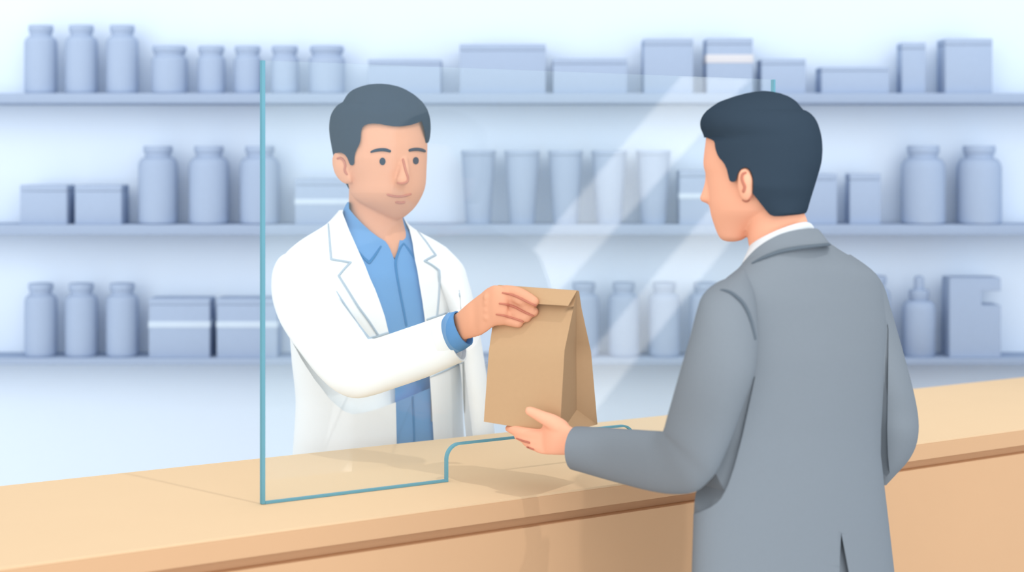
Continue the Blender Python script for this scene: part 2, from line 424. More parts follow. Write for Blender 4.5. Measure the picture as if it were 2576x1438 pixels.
s = inw*.003
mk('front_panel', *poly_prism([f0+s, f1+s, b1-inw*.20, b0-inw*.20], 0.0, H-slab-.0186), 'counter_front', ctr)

# ------------------------------------------------------------------ clear screen standing on the counter
g0, g1 = Vector((xpx(657, 2.57), 2.57)), Vector((xpx(1950, 3.154), 3.154))
gt = (g1-g0).normalized(); gn = Vector((gt.y, -gt.x))                       # gn points to the customer side
def gl(px, py, off=0.0):
    """where the line of sight meets the screen's plane, as (along, height)"""
    dx = (px-CX)/F; k = (g0.dot(gn)+off)/(dx*gn.x+gn.y); p = Vector((dx*k, k)); return Vector(((p-g0).dot(gt), EYE-(py-HY)/F*k))
def g3(sz, off): return Vector((*(g0+gt*sz[0]+gn*off), sz[1]))
def arc(c, r, a0, a1, n=8): return [Vector((c[0]+r*math.cos(math.radians(a0+(a1-a0)*i/n)), c[1]+r*math.sin(math.radians(a0+(a1-a0)*i/n)))) for i in range(n+1)]
SE = gl(1947, 205)[0]; ZT = 1.767; ZB = H+.0008
n0, n1 = gl(1124.5, 1208)[0], gl(1590, 1150)[0]; zt_ = gl(1200, 1112)[1]; rn_ = .024
outl = [Vector((0, ZB)), Vector((n0, ZB))]+arc((n0+rn_, zt_-rn_), rn_, 180, 90)+arc((n1-rn_, zt_-rn_), rn_, 90, 0)+[Vector((n1, ZB)), Vector((SE, ZB)), Vector((SE, ZT)), Vector((0, ZT))]
scr = thing('counter_screen', 'clear cyan-tinted acrylic screen standing on the counter with a pass-through slot', 'screen', (*(g0+gt*.55), H))
n = len(outl); TH = .0035
res = delaunay_2d_cdt(outl, [], [list(range(n))], 1, 1e-6)
V = [g3(p, TH) for p in res[0]]+[g3(p, -TH) for p in res[0]]; m_ = len(res[0])
Fc = [tuple(f) for f in res[2]]+[tuple(i+m_ for i in f[::-1]) for f in res[2]]
for i in range(n):
    a, b = i, (i+1) % n; Fc.append((b, a, a+m_, b+m_))
pane = mk('pane', V, Fc, 'glass', scr, 20)
def strip(name, pts, wdt, side, m='teal', th=.0042):
    """polished edge along part of the outline"""
    P = [Vector(p) for p in pts]; V, Fc = [], []
    for i, p in enumerate(P):
        ta = (P[i]-P[i-1]).normalized() if i else (P[1]-P[0]).normalized()
        tb = (P[i+1]-P[i]).normalized() if i < len(P)-1 else ta
        na, nb = Vector((-ta.y, ta.x)), Vector((-tb.y, tb.x)); mm = (na+nb).normalized(); mm = mm/max(.4, mm.dot(na))
        o1 = p-mm*side*.0004; o2 = p+mm*side*wdt
        V += [g3(o1, th), g3(o2, th), g3(o2, -th), g3(o1, -th)]
    for i in range(len(P)-1):
        for k in range(4): a = i*4+k; b = i*4+(k+1) % 4; Fc.append((a, b, b+4, a+4))
    Fc += [(0, 1, 2, 3), tuple(len(V)-4+k for k in range(4))]
    return mk(name, V, Fc, m, scr, 30)
strip('edge', [Vector((0, ZT)), Vector((0, ZB))], .0055, 1)
lowpts = [Vector((.006, ZB))]+outl[1:-3]
strip('edge', lowpts[:len(lowpts)], .0032, 1)
strip('edge', [Vector((n1, ZB)), Vector((SE, ZB))], .0032, 1)
strip('edge', [Vector((SE, ZB)), Vector((SE, ZT))], .0045, 1)

# ------------------------------------------------------------------ glow panels added out of view so bright streaks reflect in the screen
def wall_spot(px, py):
    dx, dz = (px-CX)/F, -(py-HY)/F; n3 = Vector((gn.x, gn.y, 0)); d = Vector((dx, 1, dz))
    k = (g0.dot(gn)+TH)/(dx*gn.x+gn.y); P = CAMP+d*k; r = d-2*d.dot(n3)*n3; s_ = (4.16-P.x)/r.x; Q = P+r*s_
    return Vector((Q.y, Q.z))
def added_glow_panel(label, A, B, C, D, str_):
    """corners as (y, z) on the right wall"""
    c = (A+B+C+D)/4; t = thing('added_glow_panel', label, 'wall light', (4.2, c.x, max(c.y, .1)), 'added glow panels')
    q_ = [A, B, C, D]; V = [Vector((4.165, p.x, p.y)) for p in q_]+[Vector((4.185, p.x, p.y)) for p in q_]
    fs = [(0, 1, 2, 3), (7, 6, 5, 4)]+[(i, (i+1) % 4, 4+(i+1) % 4, 4+i) for i in range(4)]
    mk('glow_face', V, fs, glow_mat(str_), t)
    o_ = [c+(p-c)*1.0+(p-c).normalized()*.03 for p in q_]
    V = [Vector((4.186, p.x, p.y)) for p in o_]+[Vector((4.2, p.x, p.y)) for p in o_]
    mk('backplate', V, fs, 'panelframe', t)
a, b, c, d = wall_spot(1715, 192), wall_spot(1885, 198), wall_spot(965, 1220), wall_spot(820, 1240)
c = b+(c-b)*.955; d = a+(d-a)*.955
added_glow_panel('wide slanted glow panel added out of view on the right wall, mirrored in the screen', a, b, c, d, 5.2)
a, b = wall_spot(1885, 410), wall_spot(1970, 440); c, d = wall_spot(1330, 1240), wall_spot(1190, 1240)
added_glow_panel('narrow slanted glow panel added out of view on the right wall, mirrored in the screen', a, b, c, d, 5.2)

# ------------------------------------------------------------------ paper bag
bag = thing('paper_bag', 'folded brown kraft paper bag passed between the two men', 'bag', W(1340, 1075, 2.67))
NB = W(1408, 1092, 2.60); LB = W(1217, 1060, 2.70); RB = W(1503, 1067, 2.70); BB = LB+RB-NB; BB.z = (LB.z+RB.z)/2
CB = W(1451, 1030, 2.69)                                    # crease foot of the near gusset
CB2 = BB+(LB-BB)*.5+(CB-(NB+RB)/2)*-1; CB2.z = CB.z
NM = W(1420, 881, 2.615); LM = W(1230, 880, 2.705); RM = W(1487, 885, 2.70); BM = LM+RM-NM; CM = W(1449.5, 880, 2.695); CM2 = (LM+BM)/2+((LM+BM)/2-CM)*0+Vector((.018, .0, 0))
TR = W(1451, 732, 2.655); TL = W(1254, 719, 2.735); dT = Vector((.004, .007, 0))
NT = W(1443, 772, 2.645); RT = W(1463, 775, 2.672); CT = W(1451, 760, 2.664); LT = W(1243, 790, 2.725); BT = LT+Vector((.01, .03, 0))
def gridf(A, B, C, D, n=6):  # bilinear sheet
    V, Fc = [], []
    for i in range(n+1):
        for j in range(n+1):
            u, v = i/n, j/n; V.append(A*(1-u)*(1-v)+B*u*(1-v)+C*u*v+D*(1-u)*v)
    for i in range(n):
        for j in range(n): a = i*(n+1)+j; Fc.append((a, a+1, a+n+2, a+n+1))
    return V, Fc
TLb, TRb = TL+dT, TR+dT
Mfront = [((LB, NB, NM, LM)), ((LM, NM, NT, LT)), ((LT, NT, TR, TL))]
gus = [((NB, CB, CM, NM)), ((NM, CM, CT, NT)), ((CB, RB, RM, CM)), ((CM, RM, RT, CT)), ]
backf = [((RB, BB, BM, RM)), ((RM, BM, BT, RT)), ((RT, BT, TLb, TRb))]
leftf = [((BB, LB, LM, BM)), ((BM, LM, LT, BT))]
V, Fc = join([gridf(*q_) for q_ in Mfront+backf+leftf])
V2 = [TR, TRb, RT, CT, NT, TL, TLb, BT, LT, LB, NB, RB, BB]; o_ = len(V)
V += V2; Fc += [(o_, o_+1, o_+2, o_+3), (o_, o_+3, o_+4), (o_+5, o_+6, o_+7, o_+8), (o_, o_+1, o_+6, o_+5), (o_+9, o_+10, o_+11, o_+12)]
mk('front_and_back_panels', V, Fc, 'paper', bag, 28).name = 'sack'
V, Fc = join([gridf(*q_) for q_ in gus]); o_ = len(V); V += [NB, CB, RB]; Fc += [(o_, o_+1, o_+2)]
gus_o = mk('side_gusset', V, Fc, 'paper', bag, 24)
# folded-over top flap
fl = [W(1252, 717, 2.727), W(1451, 731, 2.640), W(1429, 769, 2.630), W(1240, 757, 2.719)]
th = Vector((.002, .007, 0))
V = fl+[p+th for p in fl]
mk('top_flap', V, [(0, 1, 2, 3), (7, 6, 5, 4)]+[(i, (i+1) % 4, 4+(i+1) % 4, 4+i) for i in range(4)], 'paper', bag, 20)
bagtree = bvh([c_ for c_ in bag.children])
BAGSTROKE = bagtree

# ------------------------------------------------------------------ hands that are out of sight
def hidden_hand(wrist, dirv, side, palmn):
    """relaxed hand: palm, five fingers; dirv = where the fingers point, side = towards the thumb"""
    dirv, side, palmn = dirv.normalized(), side.normalized(), palmn.normalized()
    parts = [tube_mesh([wrist, wrist+dirv*.04+side*.012, wrist+dirv*.085+side*.020], [.024, .020, .014]),
             tube_mesh([wrist, wrist+dirv*.04-side*.012, wrist+dirv*.08-side*.022], [.022, .018, .012])]
    for k, (l, o_) in enumerate(((.070, .030), (.078, .010), (.072, -.010), (.056, -.029))):
        b_ = wrist+dirv*.078+side*o_
        parts.append(tube_mesh([b_, b_+dirv*l*.45+palmn*.006, b_+dirv*l*.8+palmn*.02, b_+dirv*l+palmn*.034], [.0098, .009, .0085, .0075]))
    b_ = wrist+dirv*.02+side*.022
    parts.append(tube_mesh([b_, b_+side*.022+dirv*.022+palmn*.008, b_+side*.03+dirv*.05+palmn*.016, b_+side*.03+dirv*.07+palmn*.022], [.014, .0115, .010, .008]))
    return parts
def shoe(parent, heel, fwd):
    up = Vector((0, 0, 1)); heel = Vector(heel); fwd = fwd.normalized()
    sd = fwd.cross(up); V, Fc = [], []; rings = []
    for s_, wd, hh in ((0, .026, .055), (.02, .034, .07), (.07, .036, .078), (.13, .041, .060), (.19, .047, .045), (.24, .043, .038), (.275, .026, .026), (.285, .008, .016)):
        c_ = heel+fwd*s_; rings.append((c_, wd, hh))
    n = 20
    for c_, wd, hh in rings:
        for k in range(n):
            a_ = 2*math.pi*k/n; V.append(c_+sd*wd*math.copysign(abs(math.cos(a_))**.75, math.cos(a_))+up*(hh/2+hh/2*math.copysign(abs(math.sin(a_))**.7, math.sin(a_))))
    for i in range(len(rings)-1):
        for k in range(n): a_, b_ = i*n+k, i*n+(k+1) % n; Fc.append((a_, b_, b_+n, a_+n))
    Fc += [tuple(range(n))[::-1], tuple(range((len(rings)-1)*n, len(rings)*n))]
    return mk('shoe', V, Fc, 'shoe', parent, 60)
def rc_thumb():
    return tube_mesh([W(1200, 822, 2.742), W(1232, 808, 2.768), W(1268, 792, 2.780), W(1296, 786, 2.776)], [.0135, .0115, .010, .0085])

# ================================================================== the pharmacist
pd = 3.33
def dA(x): return pd+(x-930)*.00033
pha = thing('person', 'person in a white lab coat and blue shirt holding out the paper bag', 'person', (xpx(940, pd), pd, 0))
# --- body
HL = [(212,950),(216,915),(224,896),(240,888),(262,872),(290,855),(330,843),(363,846),(400,851),(430,863),(455,874),(470,877),(485,881),(500,893),(512,909),(525,932),(538,955),(547,974),(552.5,992)]
HR = [(212,960),(216,985),(226,1015),(240,1037),(262,1056),(290,1067),(330,1072),(363,1075.5),(400,1074.5),(430,1073),(455,1072),(470,1070),(485,1065),(500,1058),(512,1051),(525,1041),(538,1027),(547,1015),(552.5,1000)]
def bh(y, xl, xr): return min(.096, max(.004, (xr-xl)/2/F*3.3*1.02))
face_rows = rows(HL, HR, yspan(212, 552.5, 34), lambda x: 3.29+(x-960)*.0001, bh)
nose = tube_mesh([W(1016, 404, 3.216), W(1017, 432, 3.208), W(1013, 452, 3.205)], [.009, .011, .013])
ear = loft_mesh([(846,382,3.25,860,382,3.24,.004),(839,389,3.25,871,389,3.235,.009),(835.5,402,3.252,877,402,3.23,.011),(837,418,3.25,879,418,3.228,.011),(842,435,3.25,882,435,3.23,.011),(851,449,3.25,884,449,3.23,.010),(862,459,3.245,886,459,3.235,.008),(870,462,3.245,882,462,3.24,.004)])
neck = loft_mesh([(872,430,3.34,1000,430,3.34,.055),(877.5,470,3.335,1006,470,3.335,.055),(877.5,500,3.33,1010,500,3.33,.054),(876,530,3.33,1011,530,3.33,.054),(868,575,3.33,1020,575,3.34,.058),(850,610,3.32,1050,610,3.36,.070),(800,650,3.29,1090,650,3.39,.085)])
CTL = [(505,872),(530,852),(560,826),(580,795),(598,765),(620,735),(643,712),(669,702),(700,698),(760,705),(833,728),(912,734),(980,742),(1012,744),(1057,742),(1143,736),(1300,728),(1480,718)]
CTR = [(505,1008),(530,1010),(551,1018),(562,1026.5),(580,1050),(598,1084),(620,1121),(643,1143),(669,1152),(700,1155),(760,1160),(833,1164),(912,1165),(980,1164),(1012,1164),(1057,1165),(1143,1170),(1300,1182),(1480,1198)]
cb = [(505,.05),(530,.055),(560,.065),(600,.080),(650,.098),(700,.110),(850,.115),(1000,.112),(1143,.115),(1480,.135)]
def inset(L, s): return [(y, x+s) for y, x in L]
core = loft_mesh(rows(inset(CTL, 75), inset(CTR, -50), yspan(560, 1340, 30, False), dA, lambda y, a, b: lerpt(cb, y)-.03-.05*min(1, max(0, (y-640)/80))), 2)
SLV = [ # right sleeve (outer edge, inner edge)
 (712,640,3.27,800,606,3.30,.050),(697,655,3.25,812,640,3.28,.058),(684,690,3.24,822,700,3.26,.062),(684,745,3.22,850,745,3.22,.062),(700,800,3.17,878,785,3.18,.060),
 (725,845,3.12,905,820,3.13,.058),(760,893,3.06,925,842,3.08,.056),(800,944,3.01,937,851,3.03,.055),(842,982,2.97,950,849,2.99,.055),(888,1001,2.94,972,842,2.95,.053),
 (935,995,2.91,1010,829,2.92,.051),(1000,974,2.885,1060,812,2.89,.049),(1075,948,2.855,1105,796,2.86,.047),(1130,924,2.83,1125,789,2.835,.045),(1166,909,2.815,1131,785,2.82,.044,.014)]
def midtube(prs, rad, i0=0, i1=None):
    pr = prs[i0:i1]; return tube_mesh([(W(p[0], p[1], p[2])+W(p[3], p[4], p[5]))/2 for p in pr], [rad]*len(pr) if not isinstance(rad, list) else rad, 16, 2)
LSL = [(1070,628,3.37,1120,619,3.38,.030),(1075,660,3.36,1163,664,3.38,.050),(1092,705,3.35,1178,705,3.37,.055),(1122,760,3.34,1192,758,3.36,.055),(1143,830,3.33,1205.5,830,3.35,.054),(1155,905,3.33,1218,903,3.35,.053),(1163,980,3.32,1229,980,3.34,.052),
       (1168,1050,3.31,1240,1050,3.33,.050),(1174,1120,3.30,1247,1120,3.32,.048),(1178,1190,3.28,1248,1190,3.30,.045),(1182,1260,3.26,1246,1260,3.28,.042)]
palm = loft_mesh([(1120,800,2.80,1138,880,2.80,.021),(1147,788.5,2.765,1163,857,2.765,.019),(1172,767,2.745,1183,851,2.745,.017),(1190,752,2.735,1197,847,2.735,.015),(1208.5,738,2.722,1209,844,2.722,.0145),(1224,725,2.712,1226,833,2.712,.0135),(1242,716.5,2.700,1245,820,2.700,.0135),(1262,719,2.694,1266,818,2.694,.0125),(1276,728,2.692,1278,812,2.692,.008)], 3)
def fingers_on(tree, chains, off=.0085):
    out = []
    for ch in chains:
        P, R = [], []
        for x, y, r in ch:
            r += 2.2
            d_ = (hit(tree, x, y, None) or 2.70); rm = px_r(r, d_); q_ = d_-rm*.95
            if x < 1250: q_ = 2.705
            P.append(W(x, y, q_)); R.append(rm)
        out.append((P, R))
    return out
FCH = [[(1226,748,9),(1262,733,13.5),(1300,736,13.5),(1326,748,12.5),(1343.5,758.5,11)],
       [(1226,762,9),(1262,755,13.5),(1297,761,13.5),(1325,774,12.5),(1341,783,12.5)],
       [(1226,780,9),(1262,779,13),(1295,786,12.5),(1313,795,12),(1324,798,11)],
       [(1262,745,9),(1290,748,10),(1312,757,10),(1332,768,8)],
       [(1226,798,9),(1264,802,12),(1288,808,11.5),(1304,812,10.5)]]
fing = [tube_mesh(P, R, 14, 3) for P, R in fingers_on(bagtree, FCH)]
thumb = rc_thumb()
legs = lambda xs, yy, hip, r: [tube_mesh([Vector((x, y, hip)), Vector((x, y, .5)), Vector((x, y+.01, .09))], [r, r*.72, r*.5]) for x, y in xs]
pc = Vector((xpx(945, pd), pd)); pl = [(pc.x-.085, pc.y-.05), (pc.x+.085, pc.y+.055)]
pf = Vector((.545, -.839, 0))
foot = lambda xs, f: [tube_mesh([Vector((x, y, .05))-f*.02, Vector((x, y, .045))+f*.09, Vector((x, y, .03))+f*.17], [.028, .024, .018]) for x, y in xs]
lw = (W(*LSL[-1][:3])+W(*LSL[-1][3:6]))/2
pbody = fuse('body', [loft_mesh(face_rows, 1), nose, ear, neck, core, midtube(SLV, [.026]*6+[.022]*(len(SLV)-8), 2), midtube(LSL, .022, 3), tube_mesh([W(930, 680, 3.33), W(860, 690, 3.29), W(760, 692, 3.25)], [.04, .03, .026]), tube_mesh([W(930, 680, 3.33), W(1060, 700, 3.39), W(1157, 760, 3.355)], [.04, .026, .02]),
    palm, thumb]+fing+hidden_hand(lw+Vector((0, 0, .02)), Vector((.02, -.05, -1)), pf, Vector((-.8, -.4, 0)))+legs(pl, 0, .84, .06)+foot(pl, pf), .0026, 'skin_a', pha, 4)
ptree = bvh([pbody])
SKIN = 'skin_line'
stroke('nose', [(1014,401,3),(1016.5,412,3.2),(1021,430,3.2),(1026,446,3.4),(1024,456.5,3.4),(1013,461,3.2),(1001,460,2.6)], ptree, SKIN, pha, 3.2)
stroke('mouth', [(975.5,489.5,3.00),(989,493,3.25),(1005,494.3,3.25),(1020,492,3.25),(1033,488,3.00)], ptree, SKIN, pha, 3.2)
stroke('lower_lip', [(998,508.5,3.50),(1007.5,510,3.75),(1016.5,508.5,3.50)], ptree, SKIN, pha, 3.2)
stroke('ear_fold', [(849,398.5,2.6),(856,397,3),(864,403,3),(868.5,415,3),(867,426,3),(869,433,3.2),(872.5,438,2.6)], ptree, SKIN, pha, 3.25)
def eye(px, py, rx, ry, tree, parent, m):
    return patch('eye', [(px+rx*math.cos(2*math.pi*k/28), py+ry*math.sin(2*math.pi*k/28)) for k in range(28)], tree, 3.2, .0014, .002, m, parent, 4)
eye(962.3, 405.8, 7.6, 9.4, ptree, pha, 'hair_a'); eye(1046.3, 404, 7.4, 9.3, ptree, pha, 'hair_a')
stroke('eyebrow', [(934,382,2.6),(944,378.5,3.8),(958,376.5,4.2),(970,377,4.3),(980.5,380,3.6)], ptree, 'hair_a', pha, 3.2)
stroke('eyebrow', [(1030.5,378,3.4),(1040,375.8,4.2),(1052,375.6,4.3),(1062,377.5,4.2),(1068.5,380,3.4)], ptree, 'hair_a', pha, 3.2)
strokes('finger_crease', [[(1264,736,1.6),(1284,740,2.6),(1303,747,2.8),(1328,760,2.8),(1348,769,2.6)],[(1256.5,763,2),(1276,766,2.6),(1295,772,2.8),(1320,785,2.8),(1342,794.5,2.4)],[(1248.5,790.5,1.8),(1265,793,2.4),(1281,797,2.6),(1300,803,2.6),(1315,808.5,2.4)]], ptree, SKIN, pha, 2.69, .9)  # raised dark strokes, shade between the fingers put into their colour
# --- hair
QL = [(210.5,948),(212,928),(216,912),(223,892),(231,880),(239,872.5),(248,867),(256,862.5),(261,853),(268,845),(280,836),(296,830),(320,827.5),(344,829.5),(363,833),(390,838),(410,842),(430,851),(450,862),(462,870),(475,877.5),(480,884)]
QR = [(210.5,960),(212,978),(216,998),(223,1017),(231,1031),(239,1044),(256,1062.5),(273,1074.5),(296,1082),(320,1084),(344,1082),(355,1079.5),(363,1076),(368,1066),(400,1050),(440,1040),(480,1000)]
def bq(y, xl, xr): return min(.106, max(.004, (xr-xl)/2/F*3.3*1.08))
hair = mk('hair', *loft_mesh(rows(QL, QR, sorted(set(yspan(210.5, 480, 40)+[252, 256, 259, 262])), lambda x: 3.295+(x-955)*.0001, bq), 1), 'hair_a', pha, 35)
hl = [(1040,322),(1060,304.5),(1068,325),(1073,346),(1076,364)]
open_ = [(1076,364),(1073.5,352),(1070,334),(1065,316),(1060.3,304.8),(1050,309),(1036,313.5),(1020,316.5),(1004.7,318),(988,317.4),(973,315),(955,311.6),(938,310.4),(927,311.5),(917,315),(911.5,321),(909,329),(907.7,342),(906.5,354),(903.6,364),(898,374),(893.5,385),(891.5,396),(891,410),(889,414.5),(885.8,416),(881.5,415),(878,409),(874,398),(868,389.5),(860.5,384.5),(852,383),(844,385.5),(838,390),(790,392),(790,600),(1180,600),(1180,364)]
hair = cut(hair, [prism(open_, 3.0, 3.272)])
# --- shirt
SHL = [(508,874),(520,866),(534,861.5),(551,864),(578,862),(600,810),(640,745),(700,712),(833,742),(1012,757),(1143,750),(1330,740)]
SHR = [(508,1006),(534,1010),(551,1017),(562,1022),(578,1030.5),(600,1058),(640,1110),(700,1140),(833,1150),(1012,1150),(1143,1156),(1330,1170)]
shirt = mk('shirt', *loft_mesh(rows(SHL, SHR, yspan(508, 1330, 44, False), dA, lambda y, a, b: lerpt(cb, y)-.010), 2), 'shirt', pha)
shirt = cut(shirt, [prism([(877.5,480),(878,525),(893,543),(911,562),(933,582),(952,596),(969,606),(975,614),(981,625),(987,640),(993.5,656),(999,637),(1003,618),(1007,595),(1009.5,575),(1011,550),(1016,480)], 3.0, 3.345)])
CS = bvh([shirt])
strokes('placket_seam', [[(1016,612,2.2),(1009,620,2.6),(1002,634,3),(995.5,655,3.4),(996,675,3.2),(1000,702,3),(1008,745,3),(1016,785,3),(1022,818,2.8)],[(1038,998,2.4),(1040,1040,2.6),(1042,1100,2.6),(1043,1180,2.6)]], CS, 'shirt_seam', pha, 3.23)
strokes('collar_edge', [[(903.5,633.5,1.8),(916,649,3),(925,657.5,3.6),(929,660.5,3.6),(932,657,3.5),(944,641,3.2),(958,619.5,2.2)],[(1016,612,2.2),(1028,628,3),(1043,650,2.8)]], CS, 'shirt_seam', pha, 3.23)
# --- coat
coat = mk('coat_body', *loft_mesh(rows(CTL, CTR, yspan(528, 1480, 54, False), dA, lambda y, a, b: lerpt(cb, y)), 2), 'coat', pha)
cop = [(862,450),(868,514),(861,534),(878,578),(890,605),(901.6,631),(917,664),(931,700),(944,728),(956,760),(968,795),(977,833),(985,880),(991,930),(995,978),(996.5,1040),(998,1115),(1003,1300),(1008,1560),(1130,1560),(1105,1300),(1091,1106),(1086,1020),(1081,944),(1076,880),(1068.5,801),(1063,760),(1056,718),(1050,680),(1044,653),(1038,610),(1030.5,578),(1016.6,549),(1020,450)]
coat = cut(coat, [prism(cop, 2.9, [3.39 if y < 665 else 3.31 for x, y in cop])])
ct = bvh([coat, shirt])
shade_groove = [(722.7,833),(731,852),(744,876),(759,904),(775.6,930),(793,956),(812,980),(828,1001),(843.4,1016),(855,1026),(866,1034),(886,1041.5),(911,1038.8),(934,1033),(956.5,1026),(995,1011.7),(1081,976),(1081,930),(990,900),(880,900),(780,850)]  # groove cut in coat and shirt only to gather shade below the sleeve
coat = carve(coat, shade_groove, .05, ct, 3.24, 2.95)
shirt = carve(shirt, shade_groove, .03, ct, 3.24, 2.95)
shirt = cut(shirt, [prism([(600,800),(968,800),(994,980),(994,1060),(600,1060)], 2.95, 3.32), prism([(1082,900),(1300,900),(1300,1060),(1084,1060)], 2.95, 3.37)])
sleeve = mk('sleeve', *loft_mesh(SLV, 3, hollow=.08, back=.04), 'coat', pha)
lsl = mk('sleeve', *loft_mesh(LSL, 3, hollow=.1, back=.03), 'coat', pha)
shade_wedge = [(1155,730),(1158,760),(1161,830),(1163,910),(1166,1000),(1169,1095),(1173,1260),(1230,1260),(1189,1094),(1180,1020),(1170,930),(1164,850),(1160,781),(1157.5,740)]  # slot added between coat and arm so that shade gathers there
wt = bvh([coat, lsl])
wd1 = [hit(wt, x, y, 3.3)+.012 for x, y in shade_wedge]
coat = cut(coat, [prism(shade_wedge, 2.95, wd1)]); lsl = cut(lsl, [prism(shade_wedge, 2.95, wd1)])
ct = bvh([coat, sleeve, lsl])
SM = 'coat_seam'
ct1 = bvh([coat])
strokes('lapel_edge', [[(826,563,2),(827.5,585,2.6),(829.5,606,2.8),(833,651.5,3)],[(833,651.5,3),(857,655.5,2.8),(882,659.5,2.8)],[(882,659.5,2.8),(867,675,2.8),(852,693,2.8)],
  [(852,693,2.8),(876,731,2.8),(902,772,2.8),(927,806,2.8),(951,842,2.8)]], ct, SM, pha, 3.24, .6, sub=6)
strokes('lapel_edge', [[(1050,580,2),(1060,593,2.6),(1072,608,2.8),(1084,625,2.8),(1096,641,2.8)],[(1096,641,2.8),(1082,648,2.8),(1068,656,2.6)],[(1068,656,2.6),(1086,666,2.8),(1105,680,2.8)],[(1105,680,2.8),(1106,705,2.8),(1104.5,740,2.8),(1102,770,2.8),(1099,796,2.8)]], ct, SM, pha, 3.24, .6)
strokes('sleeve_seam', [[(846.6,732,1),(860,754,2.2),(884,792,2.8),(906,822,3),(929,851.5,3.4)],[(929,851.5,3.4),(950,846,3.2),(975,837.5,3),(1030,820,2.8),(1085,800,2.6),(1130,785.5,2.2)],[(1083,948,1.2),(1110,936,2.4),(1140,922.5,2.6),(1163,911,2.4)]], ct, SM, pha, 3.1, .6)
stroke('armhole_seam', [(1155,730,1),(1156.5,745,2),(1158.5,765,2),(1160,781,1.4)], ct, SM, pha, 3.3)
# --- cuff
mk('shirt_cuff', *loft_mesh([(1118,800,2.83,1142,893,2.83,.036,.012),(1127,788,2.80,1148,888,2.80,.034,.012),(1137,785,2.785,1165,880,2.785,.033,.013),(1148,782,2.772,1182,868,2.772,.032,.013)], 4, hollow=.07, back=.02), 'shirt', pha)
pane = cut(pane, [mk('cutter', *tube_mesh([W(1095, 856, 2.90), W(1150, 836, 2.795), W(1215, 805, 2.70)], [.0385, .0375, .034], 28))], ang=20)
for x, y in pl:
    mk('trouser_leg', *tube_mesh([Vector((x, y, .85)), Vector((x, y, .5)), Vector((x, y+.005, .10))], [.075, .075, .070], 20), 'trousers', pha)
    shoe(pha, Vector((x, y, 0))-pf*.07, pf)

# ================================================================== the customer
qd = 2.45
def dB(x): return qd+(x-1990)*.00036
cus = thing('person', 'person in a grey suit seen from behind, taking the paper bag', 'person', (xpx(1980, qd), qd, 0))
FL = [(345,1776),(360,1774.5),(386,1771),(404,1769.2),(418,1769),(430,1773),(440,1776.5),(455,1779),(475,1781),(500,1782.5),(511,1783),(525,1785.5),(543,1789),(560,1794.5),(579,1801),(590,1806),(599,1811),(605,1820),(607.5,1832)]
FR = [(345,2050),(380,2052),(430,2046),(470,2035),(500,2020),(530,1990),(545,1960),(560,1925),(579,1893),(590,1882),(599,1875),(605,1862),(607.5,1848)]
def hd(x): return 2.475-(x-1900)*.00012
up = [(262,1840,1990),(272,1820,2008),(290,1800,2030),(310,1788,2043),(330,1779,2048)]
skl = [(xl, y, hd(xl), xr, y, hd(xr), .06+.018*k/4) for k, (y, xl, xr) in enumerate(up)]
fr = skl+rows(FL, FR, yspan(346, 607.5, 30), hd, lambda y, a, b: min(.080, (b-a)/2/F*2.46*1.02))
cnose = loft_mesh([(1774,436,2.49,1800,436,2.49,.006),(1773,458,2.49,1800,458,2.49,.009),(1767,480,2.49,1802,480,2.49,.012),(1761.5,494,2.49,1804,494,2.49,.014),(1760,499.5,2.49,1806,499.5,2.49,.014),(1764,505.5,2.49,1806,505.5,2.49,.012),(1780,512,2.49,1806,512,2.49,.008)], 3)
cear = loft_mesh([(1869,421,2.392,1882,421,2.392,.004),(1862,426,2.392,1887,427,2.39,.008),(1857,436,2.392,1891.5,438,2.388,.010),(1855,450,2.392,1895,452,2.386,.011),(1855,468,2.392,1895.5,468,2.388,.011),(1858,484,2.392,1894,486,2.39,.010),(1862,496,2.393,1889,498,2.392,.008),(1869,504,2.394,1881,505,2.393,.005)])
cneck = loft_mesh([(1890,500,2.46,2012,500,2.46,.050),(1880,540,2.46,2024,537,2.46,.052),(1879.5,565,2.46,2030,552,2.46,.052),(1881,600,2.46,2034,570,2.46,.053),(1885,627,2.46,2038,590,2.46,.055),(1880,660,2.46,2050,620,2.46,.060)])
TL_ = [(578,2000),(586,1962),(600,1932),(618,1908),(640,1886),(674,1858),(704,1820),(740,1790),(800,1775),(900,1762),(1000,1752),(1100,1748),(1240,1746),(1438,1740),(1600,1734),(1800,1728)]
TR_ = [(578,2060),(586,2068),(600,2080),(613.5,2089),(640,2132),(672,2186),(690,2206),(705,2214),(740,2222),(815,2231),(900,2228),(1000,2222),(1080,2217),(1141,2216),(1223,2225),(1290,2233),(1350,2240),(1438,2250),(1600,2262),(1800,2270)]
tb = [(578,.06),(620,.078),(680,.092),(760,.100),(900,.105),(1100,.100),(1300,.105),(1800,.115)]
ccore = loft_mesh(rows(inset(TL_, 60), inset(TR_, -60), yspan(625, 1640, 30, False), dB, lambda y, a, b: lerpt(tb, y)-.03-.05*min(1, max(0, (y-700)/80))), 2)
